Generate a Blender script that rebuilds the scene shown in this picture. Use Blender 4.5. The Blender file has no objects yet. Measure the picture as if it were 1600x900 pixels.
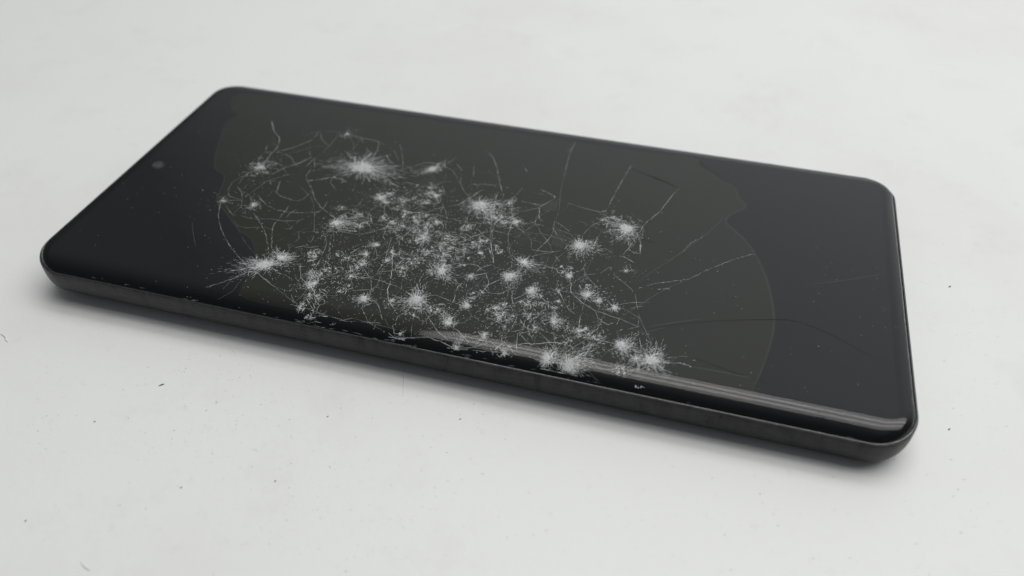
import bpy, bmesh, math, random
from mathutils import Vector, Matrix, noise
from mathutils.geometry import delaunay_2d_cdt, intersect_point_tri_2d

scene = bpy.context.scene
C = scene.collection
R = math.radians

# ------------------------------------------------------------------ sizes (metres)
L, W, T = 0.1651, 0.0760, 0.0088          # phone length (x), width (y), thickness (z)
BUMP = 0.0011                              # the rear camera plate lifts the top end
TILT = math.atan2(BUMP, 0.145)
PHONE = Matrix.Translation((0, 0, BUMP * 0.58)) @ Matrix.Rotation(TILT, 4, 'Y')

# ------------------------------------------------------------------ camera
CAM = Vector((0.0429, -0.1284, 0.1104)); YAW, PITCH, ROLL, FPX = -0.2793, 0.7345, -0.0030, 1277.4
_f = Vector((math.sin(YAW) * math.cos(PITCH), math.cos(YAW) * math.cos(PITCH), -math.sin(PITCH)))
_r = Vector((math.cos(YAW), -math.sin(YAW), 0)); _u = _r.cross(_f)
_r, _u = math.cos(ROLL) * _r + math.sin(ROLL) * _u, -math.sin(ROLL) * _r + math.cos(ROLL) * _u
cam_d = bpy.data.cameras.new('camera'); cam = bpy.data.objects.new('camera', cam_d); C.objects.link(cam)
M = Matrix(((_r.x, _u.x, -_f.x, CAM.x), (_r.y, _u.y, -_f.y, CAM.y), (_r.z, _u.z, -_f.z, CAM.z), (0, 0, 0, 1)))
cam.matrix_world = PHONE @ M
cam_d.sensor_width = 36; cam_d.lens = FPX / 1600 * 36
cam_d.clip_start = 0.005; cam_d.clip_end = 20
cam_d.dof.use_dof = True; cam_d.dof.aperture_fstop = 13.0
cam_d.dof.focus_distance = (Vector((0.022, -0.018, T)) - CAM).dot(_f)
scene.camera = cam

# ------------------------------------------------------------------ world, lamps, exposure
world = bpy.data.worlds.new('World'); scene.world = world; world.use_nodes = True
bg = world.node_tree.nodes['Background']
bg.inputs['Color'].default_value = (0.90, 0.95, 1.0, 1); bg.inputs['Strength'].default_value = 0.13
def area(name, loc, aim, sx, sy, power, col, spread=180):
    d = bpy.data.lights.new(name, 'AREA'); d.shape = 'RECTANGLE'; d.size = sx; d.size_y = sy
    d.energy = power; d.color = col; d.spread = R(spread)
    o = bpy.data.objects.new(name, d); C.objects.link(o); o.location = loc
    o.rotation_euler = (Vector(aim) - Vector(loc)).to_track_quat('-Z', 'Y').to_euler()
    return o
# lit ceiling panel with two brighter tubes over the table, and an added broad fill panel beyond it for the screen to reflect
area('ceiling_panel', (0.58, 0.30, 1.22), (0.58, 0.30, 0), 1.9, 1.00, 13.2, (1.0, 0.99, 0.97))
area('ceiling_tube', (0.58, 0.12, 1.18), (0.58, 0.12, 0), 1.8, 0.16, 2.4, (1.0, 0.96, 0.93))
area('ceiling_tube', (0.58, 0.44, 1.18), (0.58, 0.44, 0), 1.8, 0.16, 2.4, (1.0, 0.96, 0.93))
area('far_fill_panel', (0.60, 2.0, 1.75), (0.05, 0.0, 1.25), 7.0, 3.5, 21.5, (0.95, 0.985, 1.0), 115)
scene.view_settings.view_transform = 'Standard'
scene.view_settings.look = 'None'
scene.view_settings.exposure = 0.04
scene.view_settings.gamma = 1.0
scene.view_settings.use_curve_mapping = False
scene.render.engine = 'CYCLES'
scene.cycles.max_bounces = 10; scene.cycles.transparent_max_bounces = 24

# ------------------------------------------------------------------ helpers
def obj(name, verts, faces, mat, parent=None, smooth=None):
    me = bpy.data.meshes.new(name); me.from_pydata([tuple(v) for v in verts], [], faces); me.update()
    o = bpy.data.objects.new(name, me); C.objects.link(o)
    if mat: me.materials.append(mat)
    if parent: o.parent = parent
    if smooth is not None:
        me.shade_smooth(); me.set_sharp_from_angle(angle=R(smooth))
    return o
def tag(o, label=None, cat=None, group=None, kind=None):
    if label: o['label'] = label
    if cat: o['category'] = cat
    if group: o['group'] = group
    if kind: o['kind'] = kind
    return o
class NT:
    def __init__(s, name):
        s.m = bpy.data.materials.new(name); s.m.use_nodes = True; s.t = s.m.node_tree; s.t.nodes.clear()
        s.out = s.n('ShaderNodeOutputMaterial')
    def n(s, kind, **kw):
        x = s.t.nodes.new(kind)
        for k, v in kw.items():
            if k in x.inputs.keys(): x.inputs[k].default_value = v
            else: setattr(x, k, v)
        return x
    def l(s, a, ao, b, bi): s.t.links.new(a.outputs[ao], b.inputs[bi])
    def noise(s, scale, detail=4, rough=.55, stretch=None):
        tc = s.n('ShaderNodeTexCoord'); nz = s.n('ShaderNodeTexNoise'); nz.inputs['Scale'].default_value = scale
        nz.inputs['Detail'].default_value = detail; nz.inputs['Roughness'].default_value = rough
        if stretch:
            mp = s.n('ShaderNodeMapping'); mp.inputs['Scale'].default_value = stretch[0]; mp.inputs['Rotation'].default_value = stretch[1]
            s.l(tc, 'Object', mp, 'Vector'); s.l(mp, 'Vector', nz, 'Vector')
        else: s.l(tc, 'Object', nz, 'Vector')
        return nz
    def ramp(s, src, out, stops):
        r = s.n('ShaderNodeValToRGB'); e = r.color_ramp.elements
        while len(e) < len(stops): e.new(.5)
        for el, (p, c) in zip(e, stops): el.position = p; el.color = (*c, 1) if len(c) == 3 else c
        s.l(src, out, r, 'Fac'); return r
def g(v): return (v, v, v)

def mat_plain(name, col, rough=.5, spec=.5, metal=0, var=0.15, scale=900):
    s = NT(name); p = s.n('ShaderNodeBsdfPrincipled'); p.inputs['Roughness'].default_value = rough
    p.inputs['Specular IOR Level'].default_value = spec; p.inputs['Metallic'].default_value = metal
    nz = s.noise(scale); r = s.ramp(nz, 'Fac', [(.3, [c * (1 - var) for c in col]), (.7, [min(1, c * (1 + var)) for c in col])])
    s.l(r, 'Color', p, 'Base Color'); s.l(p, 'BSDF', s.out, 'Surface'); return s.m

def mat_table():
    s = NT('white_tabletop'); p = s.n('ShaderNodeBsdfPrincipled')
    a = s.noise(9, 6, .6); ra = s.ramp(a, 'Fac', [(.30, (.755, .758, .745)), (.52, (.80, .815, .807)), (.8, (.815, .83, .822))])
    b = s.noise(330, 5, .7); rb = s.ramp(b, 'Fac', [(.27, g(.93)), (.40, g(1))])
    d = s.noise(45, 6, .7); rd = s.ramp(d, 'Fac', [(.30, (.955, .95, .94)), (.46, g(1))])
    m1 = s.n('ShaderNodeMix', data_type='RGBA', blend_type='MULTIPLY'); m1.inputs[0].default_value = 1
    s.t.links.new(ra.outputs['Color'], m1.inputs[6]); s.t.links.new(rb.outputs['Color'], m1.inputs[7])
    m2 = s.n('ShaderNodeMix', data_type='RGBA', blend_type='MULTIPLY'); m2.inputs[0].default_value = 1
    s.t.links.new(m1.outputs[2], m2.inputs[6]); s.t.links.new(rd.outputs['Color'], m2.inputs[7])
    s.t.links.new(m2.outputs[2], p.inputs['Base Color'])
    p.inputs['Roughness'].default_value = .42; p.inputs['Specular IOR Level'].default_value = .35
    bp = s.n('ShaderNodeBump'); bp.inputs['Strength'].default_value = .12; bp.inputs['Distance'].default_value = .0004
    c = s.noise(600, 3, .6); s.l(c, 'Fac', bp, 'Height'); s.l(bp, 'Normal', p, 'Normal')
    s.l(p, 'BSDF', s.out, 'Surface'); return s.m

def mat_glass(name, ior=1.5, rough=.02, bump=.0):
    # clear cover glass: Fresnel reflection over straight-through transmission
    s = NT(name); fr = s.n('ShaderNodeFresnel'); fr.inputs['IOR'].default_value = ior
    tr = s.n('ShaderNodeBsdfTransparent'); gl = s.n('ShaderNodeBsdfGlossy'); gl.inputs['Roughness'].default_value = rough
    mx = s.n('ShaderNodeMixShader'); s.l(fr, 'Fac', mx, 'Fac'); s.l(tr, 'BSDF', mx, 1); s.l(gl, 'BSDF', mx, 2)
    nz = s.noise(1400, 3, .6); rr = s.ramp(nz, 'Fac', [(.3, g(rough)), (.75, g(rough * 1.3))]); s.l(rr, 'Color', gl, 'Roughness')
    if bump:
        bz = s.noise(150, 2, .5, ((.45, 1.0, 1.0), (0, 0, 0))); bp = s.n('ShaderNodeBump'); bp.inputs['Strength'].default_value = bump
        bp.inputs['Distance'].default_value = .001; s.l(bz, 'Fac', bp, 'Height')
        tc = s.n('ShaderNodeTexCoord'); sx = s.n('ShaderNodeSeparateXYZ'); mr = s.n('ShaderNodeMapRange'); s.l(tc, 'Object', sx, 'Vector'); s.l(sx, 'X', mr, 'Value')
        for k_, v_ in (('From Min', .045), ('From Max', .000), ('To Min', bump * .15), ('To Max', bump)): mr.inputs[k_].default_value = v_
        s.l(mr, 'Result', bp, 'Strength'); s.l(bp, 'Normal', gl, 'Normal'); s.l(bp, 'Normal', fr, 'Normal')
    s.l(mx, 'Shader', s.out, 'Surface'); return s.m

def mat_frame():
    s = NT('satin_black_metal'); p = s.n('ShaderNodeBsdfPrincipled')
    nz = s.noise(1500, 5, .7, ((.22, 1, 1.2), (0, R(35), 0)))
    r = s.ramp(nz, 'Fac', [(.32, (.003, .003, .0035)), (.68, (.022, .022, .023))]); s.l(r, 'Color', p, 'Base Color')
    n2 = s.noise(420, 4, .7, ((1.0, 1, .22), (0, R(-28), 0))); rr = s.ramp(n2, 'Fac', [(.34, g(.24)), (.62, g(.46))]); s.l(rr, 'Color', p, 'Roughness')
    sp = s.ramp(n2, 'Fac', [(.36, g(.20)), (.60, g(.40))]); s.l(sp, 'Color', p, 'Specular IOR Level')
    p.inputs['Specular IOR Level'].default_value = .5
    bp = s.n('ShaderNodeBump'); bp.inputs['Strength'].default_value = .3; bp.inputs['Distance'].default_value = .0003
    s.l(nz, 'Fac', bp, 'Height'); s.l(bp, 'Normal', p, 'Normal'); s.l(p, 'BSDF', s.out, 'Surface'); return s.m

def mat_crush(name, col, tl=.35):
    # crushed glass: white scattering flakes that let some light through
    s = NT(name); d = s.n('ShaderNodeBsdfDiffuse'); t = s.n('ShaderNodeBsdfTranslucent'); gl = s.n('ShaderNodeBsdfGlossy')
    nz = s.noise(2500, 3, .6); r = s.ramp(nz, 'Fac', [(.3, [c * .75 for c in col]), (.7, col)])
    s.l(r, 'Color', d, 'Color'); s.l(r, 'Color', t, 'Color'); gl.inputs['Roughness'].default_value = .25
    m = s.n('ShaderNodeMixShader'); m.inputs['Fac'].default_value = tl; s.l(d, 'BSDF', m, 1); s.l(t, 'BSDF', m, 2)
    m2 = s.n('ShaderNodeMixShader'); m2.inputs['Fac'].default_value = .07; s.l(m, 'Shader', m2, 1); s.l(gl, 'BSDF', m2, 2)
    s.l(m2, 'Shader', s.out, 'Surface'); return s.m

def mat_film():
    s = NT('lifted_olive_film'); p = s.n('ShaderNodeBsdfPrincipled'); p.inputs['Roughness'].default_value = .6; p.inputs['Specular IOR Level'].default_value = .2
    nz = s.noise(32, 3, .5); r = s.ramp(nz, 'Fac', [(.35, (.0215, .0238, .0152)), (.5, (.0208, .0230, .0172)), (.66, (.0200, .0228, .0194))])
    s.l(r, 'Color', p, 'Base Color'); s.l(p, 'BSDF', s.out, 'Surface'); return s.m

MT = dict(
    table=mat_table(), glass=mat_glass('cover_glass', rough=.045, bump=.055), shard=mat_glass('shard_glass', 1.09, .08),
    frame=mat_frame(), black=mat_plain('black_border_ink', (.004, .004, .005), .6, .2),
    panel=mat_plain('dark_display', (.0092, .0098, .0135), .6, .2, scale=60, var=.05),
    olive=mat_film(),
    rim=mat_plain('film_edge', (.034, .036, .030), .6, .2),
    green=mat_plain('green_film', (.030, .038, .028), .6, .2),
    crush=mat_crush('crushed_glass', (.90, .92, .93), .2), crack=mat_crush('crack_line', (.66, .69, .69), .3),
    dim=mat_crush('faint_crack', (.26, .27, .27), .4), dark=mat_plain('dark_crack', (.004, .004, .004), .8, .05),
    back=mat_plain('back_panel_glass', (.012, .012, .013), .2), lens=mat_plain('lens_grey', (.075, .075, .08), .35),
    lensring=mat_plain('lens_ring', (.01, .01, .011), .4), gap=mat_plain('seam_gasket', (.003, .003, .003), .8, .1),
    dust=mat_plain('grey_dust', (.62, .62, .61), .9, .1), fleck=mat_plain('dark_fleck', (.17, .168, .165), .8, .2),
    lip=mat_plain('polished_edge', (.15, .15, .155), .25, .5, metal=1.0),
)

# ------------------------------------------------------------------ tabletop
def make_table():
    x0, x1, y0, y1, h = -1.0, 1.0, -0.45, 1.15, .025
    bm = bmesh.new(); bmesh.ops.create_cube(bm, size=1)
    for v in bm.verts: v.co = Vector((x0 if v.co.x < 0 else x1, y0 if v.co.y < 0 else y1, -h if v.co.z < 0 else 0))
    bmesh.ops.bevel(bm, geom=bm.edges[:], offset=.003, segments=2, affect='EDGES')
    me = bpy.data.meshes.new('tabletop'); bm.to_mesh(me); bm.free(); me.materials.append(MT['table'])
    o = bpy.data.objects.new('tabletop', me); C.objects.link(o)
    tag(o, 'white tabletop with faint smudges and specks', 'table', kind='structure')
make_table()

# ------------------------------------------------------------------ phone body
phone = bpy.data.objects.new('smartphone', None); C.objects.link(phone); phone.matrix_world = PHONE
phone.empty_display_size = .02
tag(phone, 'black smartphone with shattered curved screen lying face up on white table', 'smartphone')

NC = 14                                    # points per corner quarter
ZT = T                                     # top of the flat glass
HX, HY = .0015, .0023                      # how far the glass drops at the short ends / long sides
A0, AX = L / 2 - .0028, .0023              # flat half length, curve run at the ends
B0, BY = W / 2 - .0047, .0044              # flat half width, curve run at the sides
RO = .0077                                 # outer corner radius
def ring(hx, hy, r, zf):
    pts = []
    for q, (sx, sy) in enumerate(((1, 1), (-1, 1), (-1, -1), (1, -1))):
        for i in range(NC + 1):
            a = (q + i / NC) * math.pi / 2
            wy = math.sin(a) ** 2
            pts.append(Vector((sx * (hx - r) + r * math.cos(a), sy * (hy - r) + r * math.sin(a), zf(wy))))
    return pts
def loft(rings, close_first=True, close_last=False):
    n = len(rings[0]); v = [p for r in rings for p in r]; f = []
    for k in range(len(rings) - 1):
        for i in range(n):
            j = (i + 1) % n
            f.append((k * n + i, (k + 1) * n + i, (k + 1) * n + j, k * n + j))
    if close_first: f.append(tuple(range(n)))
    if close_last: f.append(tuple(reversed(range((len(rings) - 1) * n, len(rings) * n))))
    return v, f
TMAX = R(78)
def glass_rings(off=0.0, tmax=TMAX, extra=0):
    out = []; K = 18
    for k in range(K + 1):
        t = tmax * k / K; s = math.sin(t) / math.sin(TMAX); c = (1 - math.cos(t)) / (1 - math.cos(TMAX))
        hx, hy = A0 + AX * s - off * math.sin(t), B0 + BY * s - off * math.sin(t)
        r = .0026 + (RO - .0004 - .0026) * s
        out.append(ring(hx, hy, r, lambda wy, c=c, t=t: ZT - (HX * (1 - wy) + HY * wy) * c - off * math.cos(t)))
    return out
def surf_z(y, x=0):
    a = abs(y)
    z = ZT
    if a > B0:
        s = min(1.0, (a - B0) / BY) * math.sin(TMAX); z = ZT - HY * (1 - math.sqrt(max(0, 1 - s * s))) / (1 - math.cos(TMAX))
    if abs(x) > A0:
        s = min(1.0, (abs(x) - A0) / AX) * math.sin(TMAX); z -= HX * (1 - math.sqrt(max(0, 1 - s * s))) / (1 - math.cos(TMAX))
    return z
def seam(wy): return ZT - (HX * (1 - wy) + HY * wy)

v, f = loft(glass_rings()); cover = obj('cover_glass', v, f, MT['glass'], phone, 40)
v, f = loft(glass_rings(.00030)); bez = obj('display_border', v, f, MT['black'], phone, 40)
# active display sheet, just above the black border ink
rr = []
for k in range(13):
    t = R(66) * k / 12; s = math.sin(t) / math.sin(TMAX); c = (1 - math.cos(t)) / (1 - math.cos(TMAX)); off = .00027
    rr.append(ring(A0 - .0007, B0 + BY * s - off * math.sin(t), .0034 + .0015 * s, lambda wy, c=c, t=t: ZT - HY * c * min(1, wy * 1.0) - off))
# sheet follows only the long-side curve: height from y
for r_ in rr:
    for p in r_: p.z = surf_z(p.y) - .00026
v, f = loft(rr); panel = obj('display_panel', v, f, MT['panel'], phone, 40)

# frame: profile given as (inset from the outer outline, height fraction between back and seam)
prof = [(.0010, 1.0, -.0004), (.00045, 1.0, .00000), (.00028, 1.0, .00012), (.00012, 1.0, .00004), (.00002, 1.0, -.0003),
        (0, .80, 0), (.00002, .66, 0), (.00012, .52, 0), (.00032, .39, 0), (.00065, .27, 0), (.0012, .165, 0), (.0020, .085, 0), (.0030, .03, 0), (.0044, .004, 0)]
rings = []
for ins, fr, dz in prof:
    rings.append(ring(L / 2 - ins, W / 2 - ins, max(.002, RO - ins), lambda wy, fr=fr, dz=dz: fr * seam(wy) + dz))
v, f = loft(rings, False); frame = obj('frame', v, f, MT['frame'], phone, 45)
# thin polished lip that catches the light along the seam
lp = []
for k in range(7):
    a = math.pi * k / 6; lp.append(ring(L / 2 - .00036 + .00014 * math.cos(a), W / 2 - .00036 + .00014 * math.cos(a), RO - .00036 + .00014 * math.cos(a), lambda wy, a=a: seam(wy) + .00010 + .00014 * math.sin(a)))
v, f = loft(lp, False); obj('polished_lip', v, f, MT['lip'], phone, 80)
# dark gasket in the gap between glass and frame
gr = [ring(L / 2 - .0012, W / 2 - .0012, RO - .0012, lambda wy: seam(wy) - .0002), ring(L / 2 - .0003, W / 2 - .0003, RO - .0003, lambda wy: seam(wy) - .00022)]
v, f = loft(gr, False); obj('gasket', v, f, MT['gap'], phone, 45)
br = [ring(L / 2 - .0040, W / 2 - .0040, RO - .0040, lambda wy: .00022), ring(L / 2 - .0040, W / 2 - .0040, RO - .0040, lambda wy: .00006), ring(L / 2 - .0048, W / 2 - .0048, RO - .0048, lambda wy: .0)]
v, f = loft(br, False, True); obj('back_panel', v, f, MT['back'], phone, 30)
# rear camera plate near the top end (the phone rests on it)
bmr = []
for ins, z in ((0, .0002), (0, -BUMP * .8), (.0004, -BUMP)):
    bmr.append([p + Vector((-.0615, .0165, 0)) for p in ring(.0165 - ins, .0150 - ins, .0035 - ins, lambda wy, z=z: z)])
v, f = loft(bmr, False, True); cb = obj('rear_camera_plate', v, f, MT['back'], phone, 30)

# ------------------------------------------------------------------ photograph pixel -> point on the glass (phone space)
def ray(px, py): return (_f * FPX + _r * (px - 800) + _u * (450 - py)).normalized()
def on_glass(px, py):
    d = ray(px, py); z = ZT
    for _ in range(30):
        t = (z - CAM.z) / d.z; p = CAM + d * t; z = z * .5 + surf_z(max(-W / 2, min(W / 2, p.y)), p.x) * .5
    return p
def mm_per_px(p): return (p - CAM).dot(_f) / FPX      # metres per photograph pixel at p

# front camera
pc = on_glass(246, 255.5)
def disc(name, cx, cy, z, r0, r1, z1, mat, parent, n=28):
    vs, fs = [], []
    for i in range(n):
        a = 2 * math.pi * i / n; vs += [(cx + r1 * math.cos(a), cy + r1 * math.sin(a), z1), (cx + r0 * math.cos(a), cy + r0 * math.sin(a), z)]
    fs = [(2 * i, 2 * i + 1, (2 * i + 3) % (2 * n), (2 * i + 2) % (2 * n)) for i in range(n)]
    fs.append(tuple(2 * i + 1 for i in range(n)))
    return obj(name, vs, fs, mat, parent, 40)
fc = disc('front_camera', pc.x, pc.y, ZT - .00018, .00155, .00180, ZT - .00025, MT['lensring'], phone)
disc('lens', pc.x, pc.y, ZT - .00010, .00095, .00120, ZT - .00017, MT['lens'], fc)

# ------------------------------------------------------------------ lifted film under the glass (outline read from the photograph)
patch_px = [(372, 146), (360, 168), (372, 178), (352, 192), (345, 214), (337, 240), (336, 262), (350, 272), (347, 290), (338, 312), (352, 330), (372, 358), (392, 372),
    (398, 392), (402, 410), (388, 424), (380, 440), (376, 462), (420, 476), (520, 494), (640, 520), (760, 548), (900, 578), (1050, 606), (1166, 628),
    (1180, 600), (1193, 570), (1203, 540), (1209, 512), (1209, 488), (1205, 462), (1196, 430), (1180, 396), (1160, 370), (1144, 356), (1134, 345), (1142, 334),
    (1166, 322), (1154, 308), (1148, 292), (1130, 282), (1108, 268), (1092, 256), (1086, 246), (1000, 235), (860, 214), (700, 191), (540, 166), (440, 151)]
def smooth_loop(pts, n=3, closed=True):
    out = []
    N = len(pts)
    for i in range(N if closed else N - 1):
        p0, p1, p2, p3 = [Vector(pts[(i + k) % N] if closed else pts[max(0, min(N - 1, i + k))]) for k in (-1, 0, 1, 2)]
        for k in range(n):
            t = k / n
            out.append(.5 * ((2 * p1) + (p2 - p0) * t + (2 * p0 - 5 * p1 + 4 * p2 - p3) * t * t + (3 * p1 - p0 - 3 * p2 + p3) * t ** 3))
    if not closed: out.append(Vector(pts[-1]))
    return out
def sheet(name, loop, dz, mat, parent):
    """closed outline (phone xy) -> thin sheet following the glass at depth dz"""
    bm = bmesh.new(); vs = [bm.verts.new((p.x, p.y, 0)) for p in loop]; bm.faces.new(vs)
    bmesh.ops.triangulate(bm, faces=bm.faces[:])
    for yy in [-B0 - BY * k / 8 for k in range(0, 8)] + [B0 + BY * k / 8 for k in range(0, 8)]:
        bmesh.ops.bisect_plane(bm, geom=bm.verts[:] + bm.edges[:] + bm.faces[:], plane_co=(0, yy, 0), plane_no=(0, 1, 0))
    for v_ in bm.verts: v_.co.z = surf_z(v_.co.y) + dz
    bmesh.ops.recalc_face_normals(bm, faces=bm.faces[:])
    me = bpy.data.meshes.new(name); bm.to_mesh(me); bm.free(); me.materials.append(mat); me.shade_smooth()
    o = bpy.data.objects.new(name, me); C.objects.link(o); o.parent = parent; return o
loop = []
for p in smooth_loop(patch_px):
    q = on_glass(p.x, p.y); q.y = max(-B0 - .0030, min(B0 + .0036, q.y)); loop.append(q)
film = tag(sheet('lifted_film', loop, -.00020, MT['olive'], panel), 'olive patch of film lifted under the broken glass')
def ribbon_mesh(pts, w, dz, jit=0, rng=random, taper=True):
    vs, fs = [], []; n = len(pts)
    for i, p in enumerate(pts):
        a, b = pts[max(0, i - 1)], pts[min(n - 1, i + 1)]; t = Vector((b.x - a.x, b.y - a.y)); t = t.normalized() if t.length else Vector((1, 0))
        ww = w * .5 * (rng.uniform(1 - jit, 1 + jit)) * ((.35 + .65 * math.sin(math.pi * (i + .5) / n)) if taper else 1)
        for s in (1, -1):
            x, y = p.x - s * t.y * ww, max(-W / 2 + .0009, p.y) + s * t.x * ww
            vs.append((x, y, surf_z(y, x) + dz))
    for i in range(n - 1): fs.append((2 * i, 2 * i + 1, 2 * i + 3, 2 * i + 2))
    return vs, fs
i0 = 3 * 25; i1 = 3 * 42
vs, fs = ribbon_mesh(loop[i0:i1], .00055, -.00016); obj('film_edge', vs, fs, MT['rim'], panel)
vs, fs = ribbon_mesh(loop[3 * 2:3 * 14], .0003, -.00016); obj('film_edge', vs, fs, MT['rim'], panel)

# ------------------------------------------------------------------ fractures
class Mesh:
    def __init__(s): s.v, s.f = [], []
    def needle(s, x, y, ang, ln, w, lift=0, base=.00002):
        c, d = math.cos(ang), math.sin(ang)
        lim = -W / 2 + (.0009 if base < .00005 else .0)
        if min(y, y + ln * d) < lim: return
        P = [(x, y, 0), (x + .4 * ln * c - w * d, y + .4 * ln * d + w * c, .6), (x + ln * c, y + ln * d, 1), (x + .4 * ln * c + w * d, y + .4 * ln * d - w * c, .4)]
        k = len(s.v)
        for a, b, t in P:
            b = max(-W / 2 + .0004, min(W / 2 - .0004, b)); s.v.append((a, b, surf_z(b, a) + base + lift * t))
        s.f += [(k, k + 1, k + 2), (k, k + 2, k + 3)]
    def flake(s, x, y, r, rng, base=.00002, lift=.00003):
        n = rng.choice((3, 4, 5)); a0 = rng.uniform(0, 6.28); k = len(s.v)
        if abs(y) > W / 2 - .0010: return
        for i in range(n):
            a = a0 + 6.283 * i / n + rng.uniform(-.5, .5); q = r * rng.uniform(.4, 1.2)
            yy = max(-W / 2 + .0009, min(W / 2 - .0009, y + q * math.sin(a))); xx = x + q * math.cos(a)
            s.v.append((xx, yy, surf_z(yy, xx) + base + rng.uniform(0, lift)))
        s.f.append(tuple(range(k, k + n)))
    def strip(s, pts, w, dz, jit, rng):
        vs, fs = ribbon_mesh(pts, w, dz, jit, rng); k = len(s.v); s.v += vs; s.f += [tuple(i + k for i in q) for q in fs]
    def build(s, name, mat, parent, tones=None):
        o = obj(name, s.v, s.f, mat, parent)
        if tones:
            for t in tones: o.data.materials.append(t)
            rg = random.Random(len(s.f))
            for pl in o.data.polygons: pl.material_index = rg.choice((0, 0, 1, 1, 2))
        return o

def jag(pts, rng, amp, step=.0005):
    """polyline in phone xy -> finely subdivided, slightly irregular line"""
    out = []
    for a, b in zip(pts[:-1], pts[1:]):
        n = max(1, int((b - a).length / step))
        for i in range(n):
            p = a.lerp(b, i / n); p = p + Vector((rng.gauss(0, amp), rng.gauss(0, amp), 0)); out.append(p)
    out.append(pts[-1]); return out

# (pixel x, pixel y, radius px, density, core strength, style, direction deg in the image or None)
IMPACTS = [
 (408, 262, 27, .8, .65, 'cloud', None), (566, 262, 43, 1.3, 1.0, 'star', None), (675, 265, 15, .9, .7, 'star', None), (396, 321, 14, .9, .8, 'cloud', None),
 (347, 314, 9, .6, .3, 'cloud', None), (543, 210, 12, .6, .6, 'cloud', None), (522, 350, 22, 1.0, .6, 'star', 20), (556, 345, 19, .9, .4, 'web', None),
 (602, 316, 12, .9, .6, 'cloud', None), (634, 318, 19, 1.0, .3, 'web', None), (668, 303, 22, 1.0, .2, 'web', None), (645, 357, 33, 1.3, .5, 'web', None),
 (662, 372, 15, 1.0, .6, 'cloud', None), (750, 321, 31, 1.2, .6, 'star', None), (780, 342, 16, .9, .2, 'web', None), (905, 383, 23, 1.4, 1.3, 'star', None),
 (978, 357, 28, 1.4, 1.1, 'star', None), (952, 340, 14, .7, .2, 'web', None), (795, 431, 19, 1.3, 1.2, 'star', None), (815, 412, 24, .9, .2, 'star', 35),
 (418, 415, 30, 1.5, 1.3, 'star', 165), (437, 405, 20, 1.0, .6, 'star', 30), (489, 424, 20, 1.0, .4, 'web', None), (483, 445, 13, 1.0, .6, 'cloud', None),
 (496, 462, 12, 1.0, .4, 'web', None), (490, 486, 20, 1.0, .2, 'web', None), (564, 414, 15, 1.1, .8, 'cloud', 45), (548, 432, 13, 1.1, .8, 'cloud', 20),
 (568, 467, 16, 1.1, .9, 'star', None), (651, 468, 23, 1.3, 1.1, 'star', None), (612, 470, 13, 1.1, .5, 'cloud', None), (700, 505, 13, 1.0, .6, 'star', None),
 (690, 424, 19, 1.0, .4, 'star', None), (636, 410, 15, 1.0, .2, 'web', None), (735, 432, 12, 1.0, .7, 'cloud', None), (705, 385, 26, 1.2, .25, 'web', None),
 (742, 383, 18, 1.0, .2, 'web', None), (690, 408, 15, 1.0, .2, 'web', None), (830, 455, 14, 1.0, .6, 'star', None), (753, 457, 9, .7, .3, 'cloud', None),
 (918, 462, 17, 1.1, .5, 'star', 150), (935, 470, 13, 1.1, .6, 'cloud', None), (958, 480, 13, 1.1, .5, 'star', -35), (866, 503, 19, 1.3, 1.0, 'cloud', None),
 (842, 490, 18, 1.1, .4, 'web', 140), (903, 517, 15, 1.1, .5, 'cloud', -45), (930, 530, 13, 1.0, .4, 'web', None), (756, 524, 12, 1.1, .8, 'cloud', None),
 (790, 500, 14, 1.0, .3, 'web', None), (776, 487, 14, 1.0, .3, 'web', None), (884, 571, 27, 1.5, .9, 'star', -20), (858, 562, 20, 1.3, .5, 'star', 150),
 (970, 539, 19, 1.3, 1.0, 'star', None), (1018, 563, 26, 1.4, .9, 'star', None), (994, 560, 14, 1.0, .5, 'cloud', None), (787, 551, 13, 1.0, .4, 'cloud', None),
 (883, 424, 11, .9, .3, 'web', None), (978, 423, 7, .9, .7, 'cloud', None), (728, 478, 10, .9, .4, 'star', None), (685, 485, 12, .9, .4, 'web', None),
 (873, 454, 10, .6, .3, 'cloud', None), (713, 545, 10, .8, .2, 'star', None), (620, 530, 12, .6, .1, 'web', None), (973, 576, 9, .7, .3, 'web', None),
]
rx = random.Random(41)
CORE = [(500, 330), (560, 300), (700, 290), (800, 310), (830, 380), (890, 420), (950, 460), (940, 520), (880, 540), (760, 510), (660, 500), (560, 470), (480, 470), (470, 400)]
def in_poly(x, y, P):
    c_ = False
    for (ax, ay), (bx_, by_) in zip(P, P[1:] + P[:1]):
        if (ay > y) != (by_ > y) and x < (bx_ - ax) * (y - ay) / (by_ - ay) + ax: c_ = not c_
    return c_
while len(IMPACTS) < 130:                                   # the many lesser bruises between the big ones
    x, y = rx.uniform(460, 960), rx.uniform(285, 545)
    if not in_poly(x, y, CORE) or (x > 760 and rx.random() < .45): continue
    IMPACTS.append((x, y, rx.uniform(5, 13), rx.uniform(.5, 1.0), rx.uniform(.15, .5), rx.choice(('web', 'web', 'cloud', 'star')), rx.choice((None, rx.uniform(0, 360)))))
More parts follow.
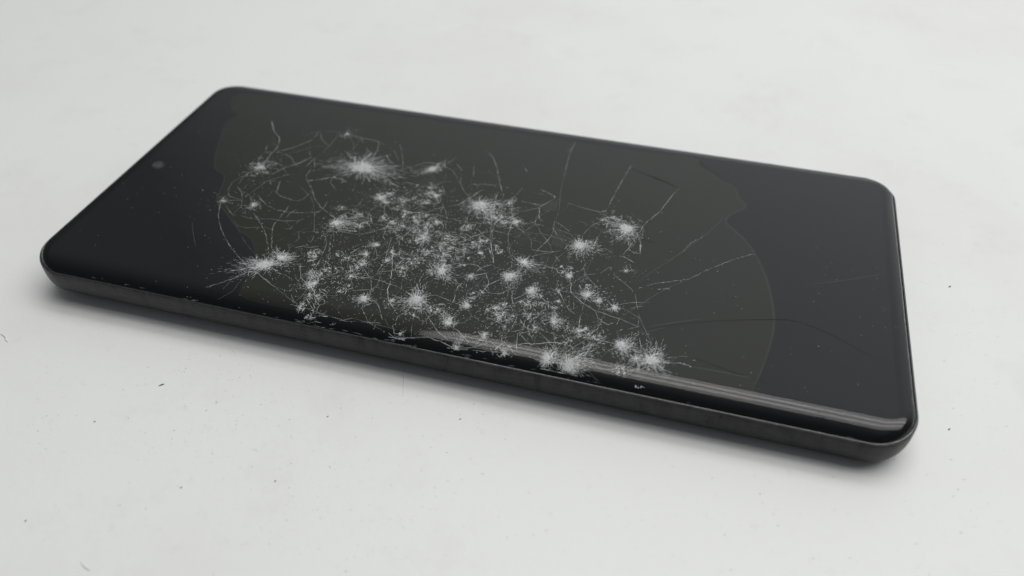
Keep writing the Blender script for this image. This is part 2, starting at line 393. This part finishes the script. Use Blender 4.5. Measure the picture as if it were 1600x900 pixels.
def impact(spec, i):
    px, py, rp, dens, core, style, dr = spec
    rng = random.Random(100 + i); p = on_glass(px, py); rad = rp * mm_per_px(p) * 1.3
    m = Mesh()
    # direction in the image -> direction on the glass
    da = None
    if dr is not None:
        q = on_glass(px + 10 * math.cos(R(dr)), py - 10 * math.sin(R(dr))); da = math.atan2(q.y - p.y, q.x - p.x)
    def ang():
        if da is None: return rng.uniform(0, 6.283)
        return da + rng.gauss(0, .85) if rng.random() < .8 else rng.uniform(0, 6.283)
    lob = [(rng.uniform(0, 6.283), rng.uniform(.1, 1.1)) for _ in range(4)]
    def lobes(a): return .52 + sum(k * max(0, math.cos(a - b)) ** 6 for b, k in lob)
    rm = rad * 1000; area_mm = rm * rm
    sd = rng.uniform(0, 99)
    def keep(x, y, thr, sc=.00075): return noise.noise(Vector((x / sc, y / sc, sd))) > thr
    def nd(x, y, a, ln, w, lift, tone):
        n0 = len(m.f); m.needle(x, y, a, ln, w, lift); T.extend([tone] * (len(m.f) - n0))
    def fl(x, y, r_, tone, lift=.00004):
        n0 = len(m.f); m.flake(x, y, r_, rng, .00002, lift); T.extend([tone] * (len(m.f) - n0))
    def st(pts, w, tone):
        n0 = len(m.f); m.strip(pts, w, .00003, .6, rng); T.extend([tone] * (len(m.f) - n0))
    T = []
    if style == 'star':
        for _ in range(int((70 + 26 * area_mm) * core * dens)):              # crushed centre: small bright chips
            a = ang(); d = abs(rng.gauss(0, .20)) * rad * lobes(a); fl(p.x + d * math.cos(a), p.y + d * math.sin(a), rng.uniform(.00004, .00013), rng.choice((0, 0, 1)), .00009)
        ns = int(40 + 19 * rm * dens)
        for _ in range(ns):                                                  # spokes, each broken into runs, in uneven bunches
            a = ang(); reach = rad * lobes(a) * rng.uniform(.45, 1.0) * (1.45 if rng.random() < .12 else 1); d = rng.uniform(.03, .16) * rad
            while d < reach:
                ln = rng.uniform(.10, .34) * rad; aa = a + rng.gauss(0, .07)
                nd(p.x + d * math.cos(aa), p.y + d * math.sin(aa), aa + rng.gauss(0, .10), ln, rng.uniform(.000018, .000048) * (1.1 - .5 * d / reach), rng.uniform(0, .00008), 0 if d < .4 * reach else rng.choice((0, 1, 1)))
                d += ln * rng.uniform(.7, 1.7)
        for _ in range(int(110 * dens * (1 + rm))):                           # fine splinters, clumped
            a = ang(); d = abs(rng.gauss(0, .42)) * rad * lobes(a); x, y = p.x + d * math.cos(a), p.y + d * math.sin(a)
            if keep(x, y, -.02): nd(x, y, a + rng.gauss(0, .5), rng.uniform(.00015, .0006), rng.uniform(.000014, .000038), rng.uniform(0, .00008), rng.choice((0, 0, 1, 2)))
    elif style == 'cloud':
        for _ in range(int((50 + 50 * area_mm) * dens * (.4 + core))):
            a = ang(); d = abs(rng.gauss(0, .40)) * rad * lobes(a); x, y = p.x + d * math.cos(a), p.y + d * math.sin(a)
            if not keep(x, y, .0, .0009) and d > .15 * rad: continue
            if rng.random() < .45: fl(x, y, rng.uniform(.00004, .00013), rng.choice((0, 0, 1)), .00008)
            else: nd(x, y, rng.gauss(a, 1.0), rng.uniform(.0002, .0009), rng.uniform(.000015, .00004), rng.uniform(0, .00008), rng.choice((0, 1, 1, 2)))
    else:                                                                    # several small bruises close together
        for _ in range(int(3 + 1.1 * rm * rm * .35)):
            a = ang(); d = math.sqrt(rng.random()) * rad * .9; cx, cy = p.x + d * math.cos(a), p.y + d * math.sin(a); rr_ = rad * rng.uniform(.15, .40); a1 = rng.uniform(0, 6.283)
            for _ in range(rng.randint(14, 34)):
                a = a1 + rng.gauss(0, 1.1); d2 = abs(rng.gauss(0, .5)) * rr_
                nd(cx + d2 * math.cos(a), cy + d2 * math.sin(a), a + rng.gauss(0, .3), rng.uniform(.3, .9) * rr_, rng.uniform(.000014, .00004), rng.uniform(0, .00008), rng.choice((0, 0, 1, 2)))
            for _ in range(rng.randint(4, 12)): fl(cx + rng.gauss(0, .3) * rr_, cy + rng.gauss(0, .3) * rr_, rng.uniform(.00004, .00014), rng.choice((0, 0, 1)), .00008)
    # crackle: irregular little triangles of hairline cracks
    R2 = rad * (1.15 if style == 'web' else .9); sp = .00085 if style == 'web' else .00095; pts = []
    for _ in range(900):
        a = rng.uniform(0, 6.283); d = math.sqrt(rng.random()) * R2; q = Vector((p.x + d * math.cos(a), p.y + d * math.sin(a)))
        if all((q - o_).length > sp * rng.uniform(.6, 1.4) for o_ in pts): pts.append(q)
        if len(pts) > 130: break
    if len(pts) > 4:
        vv, ee = delaunay_2d_cdt(pts, [], [], 0, 1e-9)[:2]
        fs_ = delaunay_2d_cdt(pts, [], [], 0, 1e-9)[2]; E = set()
        for t in fs_:
            for k in range(len(t)): E.add((min(t[k], t[(k + 1) % len(t)]), max(t[k], t[(k + 1) % len(t)])))
        pk = .36 if style == 'web' else .22
        for i_, j_ in sorted(E):
            A_, B_ = vv[i_], vv[j_]; mid_ = (A_ + B_) * .5
            if (B_ - A_).length > sp * 3.2 or rng.random() > pk or not keep(mid_.x, mid_.y, -.12, .0016): continue
            A3, B3 = Vector((A_.x, A_.y, 0)), Vector((B_.x, B_.y, 0)); q = A3.lerp(B3, rng.uniform(.3, .7)) + Vector((rng.gauss(0, .00003), rng.gauss(0, .00003), 0))
            st([A3, q, B3.lerp(q, rng.choice((0, 0, .4)))], rng.uniform(.000035, .00009), rng.choice((0, 1, 1, 2)))
            if rng.random() < .35: fl(q.x, q.y, rng.uniform(.00004, .00012), rng.choice((0, 1)))
    for _ in range(int(10 * dens * (1 + area_mm / 5))):                      # loose crumbs
        a = rng.uniform(0, 6.283); d = abs(rng.gauss(0, .75)) * rad
        fl(p.x + d * math.cos(a), p.y + d * math.sin(a), rng.choice((.00002, .00003, .00005, .00008)) * rng.uniform(.7, 1.4), rng.choice((0, 1)))
    o_ = m.build('impact_mark', MT['crush'], cover, (MT['crack'], MT['dim']))
    for pl, t_ in zip(o_.data.polygons, T): pl.material_index = t_
    return o_, p, rad
spots = []
for i, sp in enumerate(IMPACTS):
    o, p, r_ = impact(sp, i); spots.append((p, r_))

# long cracks, traced point by point: (material, width mm, points)
CR = [
 ('crush', .07, [(425, 190), (428, 205), (437, 217), (432, 232), (424, 240), (415, 252)]), ('crack', .06, [(346, 314), (341, 335), (347, 362), (362, 388), (386, 416)]),
 ('crack', .07, [(396, 333), (408, 350), (416, 368), (420, 396)]), ('crack', .06, [(452, 322), (436, 342), (426, 356), (424, 390)]),
 ('crack', .07, [(404, 306), (416, 320), (434, 328), (462, 333), (500, 331)]), ('crack', .06, [(430, 300), (442, 308), (460, 313), (472, 312), (487, 299)]),
 ('crack', .06, [(489, 306), (500, 322), (513, 333)]), ('crush', .09, [(426, 272), (445, 262), (465, 256), (486, 246)]), ('crack', .08, [(438, 283), (432, 300)]),
 ('crack', .07, [(478, 279), (488, 296), (490, 306)]), ('crush', .07, [(482, 282), (500, 281), (523, 277), (540, 284)]), ('crack', .06, [(487, 262), (478, 276)]),
 ('crack', .06, [(463, 328), (452, 334), (447, 340)]), ('crack', .07, [(758, 236), (770, 246), (777, 264), (781, 286), (787, 306)]), ('crack', .05, [(899, 222), (889, 245), (882, 275)]),
 ('dim', .06, [(882, 275), (876, 300), (873, 330), (866, 348)]), ('crack', .06, [(986, 258), (968, 290), (952, 320)]), ('dim', .06, [(952, 320), (938, 345), (930, 362)]),
 ('dark', .14, [(988, 263), (1008, 272), (1034, 282), (1060, 293)]), ('crack', .06, [(1061, 294), (1045, 312), (1030, 332), (1012, 345), (1000, 362)]), ('crack', .07, [(1000, 362), (985, 384), (970, 402)]),
 ('dim', .06, [(1130, 342), (1096, 372), (1060, 398), (1020, 424), (998, 440)]), ('crack', .05, [(1098, 371), (1082, 378), (1066, 394)]), ('crack', .055, [(1180, 397), (1150, 404), (1110, 420), (1075, 437)]),
 ('dim', .06, [(1075, 437), (1040, 452), (1000, 476), (968, 498)]), ('crush', .06, [(1072, 437), (1050, 440), (1020, 444), (1000, 450)]), ('crush', .07, [(1045, 451), (1028, 452)]),
 ('crack', .06, [(1010, 473), (988, 473), (965, 476)]), ('crack', .05, [(1005, 478), (984, 482)]), ('crack', .055, [(1074, 557), (1056, 558), (1040, 559)]), ('crush', .06, [(1080, 573), (1064, 568), (1042, 566)]),
 ('dark', .06, [(1080, 558), (1120, 572), (1160, 586), (1200, 600)]), ('dim', .05, [(1076, 572), (1120, 580), (1180, 592)]), ('dark', .06, [(1010, 516), (1060, 507), (1130, 501), (1210, 499), (1255, 505), (1310, 529), (1360, 556), (1402, 574)]),
 ('dim', .05, [(1010, 511), (1060, 503), (1100, 498)]), ('dim', .05, [(976, 525), (1000, 520), (1040, 512)]), ('dim', .05, [(1260, 445), (1320, 438), (1380, 428)]),
 ('crack', .06, [(873, 556), (862, 540), (850, 526), (838, 516)]), ('crack', .05, [(873, 556), (868, 540), (865, 522)]), ('crack', .05, [(874, 556), (882, 540), (890, 528), (893, 516)]),
 ('crack', .05, [(876, 557), (892, 545), (908, 536), (918, 528)]), ('crack', .05, [(880, 558), (900, 550), (925, 542), (945, 530)]), ('crack', .05, [(866, 556), (845, 545), (822, 533), (812, 520)]),
 ('crush', .08, [(786, 545), (810, 538), (840, 537), (868, 535), (890, 541), (908, 545), (930, 536)]), ('crack', .06, [(864, 518), (868, 530)]), ('dim', .05, [(888, 563), (920, 556), (950, 548)]),
 ('crack', .07, [(801, 308), (799, 330), (801, 348), (794, 365), (796, 392), (802, 412)]), ('crush', .07, [(777, 302), (771, 330), (768, 352), (767, 382), (772, 412)]), ('crack', .06, [(798, 315), (820, 316), (842, 320)]),
 ('crack', .06, [(800, 349), (818, 349), (834, 347), (842, 338)]), ('crush', .06, [(843, 326), (842, 338), (846, 345)]), ('crack', .06, [(866, 346), (878, 352), (890, 362)]), ('crush', .06, [(845, 296), (858, 302), (868, 309)]),
 ('crack', .06, [(866, 346), (862, 368), (846, 384), (836, 396)]), ('crush', .08, [(614, 385), (613, 410), (611, 436), (606, 452), (608, 470), (617, 484)]), ('crack', .07, [(598, 420), (592, 440), (582, 456)]), ('crack', .07, [(584, 464), (592, 480), (598, 500)]),
 ('crack', .06, [(516, 378), (514, 396), (513, 410)]), ('crack', .07, [(545, 398), (565, 386), (596, 378)]), ('crack', .06, [(540, 402), (562, 398), (590, 392)]), ('crack', .06, [(630, 485), (648, 494), (662, 502)]),
 ('crack', .07, [(684, 485), (672, 494), (660, 506)]), ('crack', .06, [(618, 508), (622, 494), (634, 488), (640, 480)]), ('crack', .06, [(614, 508), (616, 520), (630, 522)]), ('crack', .06, [(514, 512), (530, 502), (550, 497)]), ('dim', .06, [(550, 497), (580, 505), (620, 515)]),
 ('crack', .06, [(380, 428), (362, 436), (340, 444), (322, 449)]), ('crack', .05, [(360, 440), (350, 450)]), ('dim', .05, [(384, 430), (372, 444), (362, 456), (340, 468)]), ('dim', .05, [(300, 345), (302, 365), (306, 385)]),
 ('crack', .07, [(770, 414), (752, 418), (745, 424)]), ('crush', .07, [(783, 436), (770, 442), (756, 447)]), ('crack', .06, [(798, 448), (801, 462), (802, 474), (820, 468)]), ('crack', .06, [(768, 536), (778, 542), (786, 546)]),
 ('crack', .06, [(813, 500), (824, 515), (832, 530)]), ('crush', .06, [(776, 517), (800, 518), (816, 514), (820, 500)]), ('crack', .05, [(897, 470), (896, 484)]), ('crush', .06, [(941, 496), (936, 512), (920, 522)]), ('crush', .06, [(936, 498), (950, 508), (962, 502)]),
 ('crush', .06, [(982, 390), (1000, 397), (1000, 372)]), ('crush', .06, [(968, 400), (980, 404), (990, 410)]), ('crush', .07, [(922, 396), (928, 382), (934, 370)]), ('crack', .06, [(915, 410), (910, 422), (900, 424)]),
 ('dim', .05, [(925, 405), (910, 440), (900, 470)]), ('dim', .05, [(860, 395), (850, 420)]), ('crack', .05, [(625, 225), (629, 245), (630, 262)]), ('crack', .07, [(740, 260), (740, 276)]), ('crack', .06, [(820, 262), (824, 270)]),
 ('crack', .06, [(880, 232), (895, 234)]), ('crack', .06, [(885, 238), (893, 237)]), ('dark', .08, [(988, 375), (1004, 374), (1024, 380)]), ('dark', .10, [(800, 350), (836, 346)]), ('dim', .05, [(920, 580), (935, 598)]), ('crack', .05, [(890, 590), (900, 600)]),
 ('crush', .08, [(850, 575), (853, 585), (858, 577)]), ('crack', .07, [(960, 570), (972, 578), (978, 590)]), ('dim', .06, [(1275, 643), (1285, 650)]), ('dark', .08, [(1276, 640), (1292, 660)]),
]
rngc = random.Random(5)
def broken(m, J, w, dz, jit, gap):
    """lay a line as runs with gaps, the way light catches only some of a crack"""
    run_ = []
    for p in J:
        run_.append(p)
        if rngc.random() < gap:
            if len(run_) > 1: m.strip(run_, w * rngc.uniform(.5, 1.3), dz, jit, rngc)
            run_ = [] if rngc.random() < .6 else [p]
    if len(run_) > 1: m.strip(run_, w, dz, jit, rngc)
    if not m.f: m.strip(J, w, dz, jit, rngc)
def crack(mat, w, pts, amp=.00005, crumbs=True):
    soft = mat in ('dark', 'dim')
    P = [on_glass(p.x, p.y) for p in smooth_loop([Vector(q) for q in pts], 3 if soft else 2, False)]
    J = jag(P, rngc, amp * (.3 if soft else 1), .00045); m = Mesh()
    if soft: m.strip(J, w * .001, .00001 if mat == 'dark' else .00002, .3, rngc)
    else: broken(m, J, w * .001 * .85, .00002, .6, .16)
    if crumbs and not soft:
        for p in J:
            if rngc.random() < (.7 if mat == 'crush' else .4):
                m.flake(p.x + rngc.gauss(0, .00014), p.y + rngc.gauss(0, .00014), rngc.uniform(.00003, .00011), rngc)
            if rngc.random() < .2: m.needle(p.x, p.y, rngc.uniform(0, 6.283), rngc.uniform(.0002, .0007), .00002)
    return m.build('crack', MT[mat], cover)
for c_ in CR: crack(*c_)
# the crack web: walks along an irregular triangulation of the broken field
field = [on_glass(*q) for q in [(350, 300), (400, 230), (520, 200), (640, 235), (790, 270), (900, 320), (1010, 335), (1005, 400), (990, 480), (1060, 560), (1000, 585), (890, 578), (700, 540), (480, 492), (395, 425)]]
def inside(x, y):
    c_ = False; n = len(field)
    for i in range(n):
        a, b = field[i], field[(i + 1) % n]
        if (a.y > y) != (b.y > y) and x < (b.x - a.x) * (y - a.y) / (b.y - a.y) + a.x: c_ = not c_
    return c_
fx = [p.x for p in field]; fy = [p.y for p in field]; pts = [Vector((p.x, p.y)) for p, _ in spots[:64]]
for _ in range(6000):
    q = Vector((rngc.uniform(min(fx), max(fx)), rngc.uniform(min(fy), max(fy))))
    if inside(q.x, q.y) and all((q - o_).length > .0026 * rngc.uniform(.6, 1.2) for o_ in pts): pts.append(q)
r_ = delaunay_2d_cdt(pts, [], [], 0, 1e-9); V2 = r_[0]; nb = {}
for t in r_[2]:
    for k in range(len(t)):
        a, b = t[k], t[(k + 1) % len(t)]
        if (V2[a] - V2[b]).length < .009: nb.setdefault(a, set()).add(b); nb.setdefault(b, set()).add(a)
used = set(); walks = 0
starts = [k for k in range(len(V2)) if k in nb]
while walks < 210 and starts:
    k = rngc.choice(starts[:64] if rngc.random() < .6 else starts); path = [k]; d = None
    for _ in range(rngc.randint(2, 5)):
        opts = [j for j in nb[k] if (min(j, k), max(j, k)) not in used and j not in path]
        if not opts: break
        def score(j):
            u = (V2[j] - V2[k]).normalized(); return (u.dot(d) if d else 0) + rngc.gauss(0, .25)
        j = max(opts, key=score)
        if d and (V2[j] - V2[k]).normalized().dot(d) < .2: break
        used.add((min(j, k), max(j, k))); d = (V2[j] - V2[k]).normalized(); path.append(j); k = j
    walks += 1
    if len(path) < 2: continue
    P = [Vector((V2[i].x, V2[i].y, 0)) for i in path]; J = jag(P, rngc, .00005, .0009); m = Mesh()
    kind_ = rngc.choice(('crush', 'crack', 'crack', 'dim')); broken(m, J, rngc.uniform(.000024, .000055), .00002, .6, .22)
    for pp in J:
        if rngc.random() < .35: m.flake(pp.x + rngc.gauss(0, .00015), pp.y + rngc.gauss(0, .00015), rngc.uniform(.00003, .00010), rngc)
        if rngc.random() < .10: m.needle(pp.x, pp.y, rngc.uniform(0, 6.283), rngc.uniform(.0003, .0009), .00002)
    m.build('crack', MT[kind_], cover)

# slightly tilted loose glass pieces in the broken field
SH = [[(830, 318), (873, 312), (868, 330), (850, 330)], [(866, 346), (886, 366), (884, 386), (862, 384)], [(735, 388), (770, 384), (772, 416), (740, 414), (728, 400)],
      [(620, 300), (668, 276), (700, 282), (660, 305)], [(775, 330), (798, 334), (796, 368), (778, 370)], [(800, 350), (836, 348), (830, 380), (804, 390)], [(840, 402), (900, 396), (880, 440), (846, 428)],
      [(560, 300), (610, 288), (600, 310), (566, 318)], [(792, 478), (820, 474), (836, 498), (816, 506)], [(430, 300), (462, 314), (492, 300), (470, 262)], [(955, 395), (985, 405), (990, 425), (960, 430)], [(500, 370), (540, 372), (546, 400), (512, 408)],
      [(640, 420), (680, 418), (690, 445), (650, 448)]]
rs = random.Random(8)
for k, poly in enumerate(SH):
    P = [on_glass(*q) for q in poly]; c_ = sum(P, Vector()) / len(P); n = len(P); tx, ty = rs.gauss(0, .003), rs.gauss(0, .003)
    zt = [max(.000015, .00004 + (p.x - c_.x) * tx + (p.y - c_.y) * ty) for p in P]
    vs = [(p.x, p.y, ZT + z) for p, z in zip(P, zt)] + [(p.x, p.y, ZT + .000004) for p in P]
    fs = [tuple(range(n))] + [(i, (i + 1) % n, n + (i + 1) % n, n + i) for i in range(n)]
    obj('glass_piece', vs, fs, MT['shard'], cover)
for poly in ([(832, 319), (872, 313), (869, 328), (852, 330)], [(864, 350), (884, 368), (880, 388), (862, 382)], [(560, 340), (590, 330), (596, 336), (570, 346)], [(838, 478), (858, 472), (862, 482), (846, 486)], [(796, 480), (812, 478), (816, 486), (800, 490)]):
    tag(sheet('green_film_piece', [on_glass(*q) for q in poly], -.00012, MT['green'], panel), 'greenish sliver of film showing under the glass')

# fine splinters over the whole broken field, specks on the rest of the glass
rd = random.Random(77); m = Mesh()
for _ in range(10000):
    p, r_ = rd.choice(spots); a = rd.uniform(0, 6.283); d = abs(rd.gauss(0, 1.25)) * max(r_, .0024)
    x, y = p.x + d * math.cos(a), p.y + d * math.sin(a)
    if abs(y) > W / 2 - .002: continue
    if rd.random() < .7: m.flake(x, y, rd.choice((.00002, .00003, .000045, .00007)) * rd.uniform(.7, 1.4), rd)
    else: m.needle(x, y, rd.uniform(0, 6.283), rd.uniform(.00015, .0007), rd.uniform(.00001, .00003))
tag(m.build('glass_splinters', MT['crush'], cover), kind='stuff')
m = Mesh()
for _ in range(420):
    x, y = rd.uniform(-L / 2 + .003, L / 2 - .003), rd.uniform(-W / 2 + .002, W / 2 - .003)
    if rd.random() < .75: m.flake(x, y, rd.choice((.00002, .00003, .00003, .00005, .00008)), rd)
    else: m.needle(x, y, rd.uniform(0, 6.283), rd.uniform(.0002, .0005), .00002)
for (cx, cy, n, s_) in ((1310, 425, 26, 45), (300, 355, 26, 60), (1390, 485, 6, 14), (1130, 470, 14, 60), (1240, 570, 16, 90)):
    for _ in range(n):
        q = on_glass(cx + rd.gauss(0, s_), cy + rd.gauss(0, s_ * .5))
        if abs(q.x) < L / 2 - .002 and abs(q.y) < W / 2 - .002: m.flake(q.x, q.y, rd.uniform(.00003, .00009), rd)
tag(m.build('screen_dust', MT['crack'], cover), kind='stuff')

# chipped glass along the seam with the frame
m = Mesh(); ys = -W / 2 + .0004
def run(x0, x1, n, wmax):
    for _ in range(n):
        x = rd.uniform(x0, x1); y = ys + rd.uniform(-.0001, .0003)
        m.needle(x, y, rd.gauss(0, .06) + (math.pi if rd.random() < .5 else 0), rd.uniform(.0003, .0016), rd.uniform(.00001, wmax), 0, .00006)
run(-.076, .076, 24, .000008); run(-.066, -.052, 7, .000014); run(-.046, -.044, 6, .00002); run(-.030, -.012, 22, .00002); run(-.008, .012, 14, .000022)
for k in range(60):
    y = rd.uniform(-.030, .030); m.needle(L / 2 - .0011 + rd.gauss(0, .00012), y, math.pi / 2 + rd.gauss(0, .2), rd.uniform(.0002, .0008), .00003, 0, .0002)
tag(m.build('seam_chips', MT['crack'], cover), kind='stuff')
q = on_glass(1001, 606); m = Mesh()
for _ in range(8): m.flake(q.x + rd.gauss(0, .0004), q.y + rd.gauss(0, .00008), rd.uniform(.00008, .0002), rd, .00003, .0001)
m.build('glass_chip', MT['crush'], cover)

# ------------------------------------------------------------------ dust and flecks on the table
def on_table(px, py):
    o = PHONE @ CAM; d = PHONE.to_3x3() @ ray(px, py); return o + d * (-o.z / d.z)
rt = random.Random(31); vs, fs = [], []
def speck(x, y, r, el=1.0):
    n = rt.choice((4, 5, 6)); a0 = rt.uniform(0, 6.28); k = len(vs); rot = rt.uniform(0, 6.28)
    for i in range(n):
        a = a0 + 6.283 * i / n; qx, qy = r * el * rt.uniform(.6, 1.2) * math.cos(a), r * rt.uniform(.6, 1.2) * math.sin(a)
        vs.append((x + qx * math.cos(rot) - qy * math.sin(rot), y + qx * math.sin(rot) + qy * math.cos(rot), .00003))
    vs.append((x, y, .00003 + r * .5))
    for i in range(n): fs.append((k + i, k + (i + 1) % n, k + n))
cl = [(360, 600, 70, 40, 160), (330, 650, 90, 60, 160), (440, 720, 110, 60, 130), (520, 830, 120, 60, 150), (80, 640, 20, 90, 130), (640, 780, 90, 40, 90), (700, 650, 80, 40, 90), (1500, 560, 60, 120, 160), (900, 800, 200, 70, 110), (1250, 830, 160, 50, 70)]
for cx, cy, sx, sy, n in cl:
    for _ in range(n):
        p = on_table(cx + rt.gauss(0, sx), cy + rt.gauss(0, sy)); speck(p.x, p.y, rt.choice((.00003, .00004, .00006, .00009)) * rt.uniform(.7, 1.3), rt.choice((1, 1, 1.6, 2.4)))
for _ in range(700):
    x, y = rt.uniform(-.35, .35), rt.uniform(-.2, .4); speck(x, y, rt.choice((.00003, .00004, .00005, .0001)) * rt.uniform(.7, 1.3), rt.choice((1, 1, 1.5, 2.2)))
tag(obj('table_dust', vs, fs, MT['dust']), 'fine grey dust specks scattered over the white tabletop', 'dust', kind='stuff')

def fleck(name, path, wpx, label, mat, group=None):
    """small lump or fibre lying on the table along a pixel path: triangular tube"""
    P = [on_table(*q) for q in path]; n = len(P); vv, ff = [], []
    base = P[n // 2].copy(); base.z = 0
    for i, p in enumerate(P):
        a, b = P[max(0, i - 1)], P[min(n - 1, i + 1)]; t = (b - a).normalized(); s = Vector((-t.y, t.x, 0))
        w = wpx * (P[0] - PHONE @ CAM).length / FPX * .5 * (.45 if i in (0, n - 1) else rt.uniform(.8, 1.15))
        c = p - base
        vv += [c + s * w + Vector((0, 0, .00002)), c - s * w + Vector((0, 0, .00002)), c + Vector((0, 0, w * 1.3 + .00003))]
    for i in range(n - 1):
        for k in range(3): ff.append((3 * i + k, 3 * i + (k + 1) % 3, 3 * i + 3 + (k + 1) % 3, 3 * i + 3 + k))
    ff += [(2, 1, 0), (3 * n - 3, 3 * n - 2, 3 * n - 1)]
    o = obj(name, vv, ff, mat); o.location = base
    return tag(o, label, 'fleck' if name != 'fibre' else 'fibre', group)
fleck('debris_fleck', [(248, 603.5), (251, 602), (254, 601), (257, 600)], 2.4, 'dark elongated fleck lying on the open white table before the phone', MT['fleck'])
fleck('fibre', [(0, 522), (4, 524), (8, 527), (9, 532), (13, 535)], 1.5, 'grey curled fibre on table off the camera-hole end of the phone', MT['dust'])
fleck('fibre', [(126, 878), (130, 884), (134, 888), (141, 892)], 1.4, 'short grey bent fibre alone on the table far from phone', MT['dust'])
fleck('fibre', [(630, 575), (630.5, 590), (630, 606), (629, 620)], .7, 'thin pale hair lying beside the long side of the phone', MT['dust'])
GR = 'small dark specks on the table'
for x, y, w in ((283, 762, 2.2), (512, 651, 1.8), (40, 814, 2.4), (1484, 448, 2.4), (1483, 671, 2.2), (719, 655, 2.0), (430, 752, 2.0), (148, 659, 1.8)):
    fleck('debris_speck', [(x - 1.6, y + .9), (x, y), (x + 1.4, y - 1.1)], w, 'tiny dark speck of debris on the white table', MT['fleck'], GR)
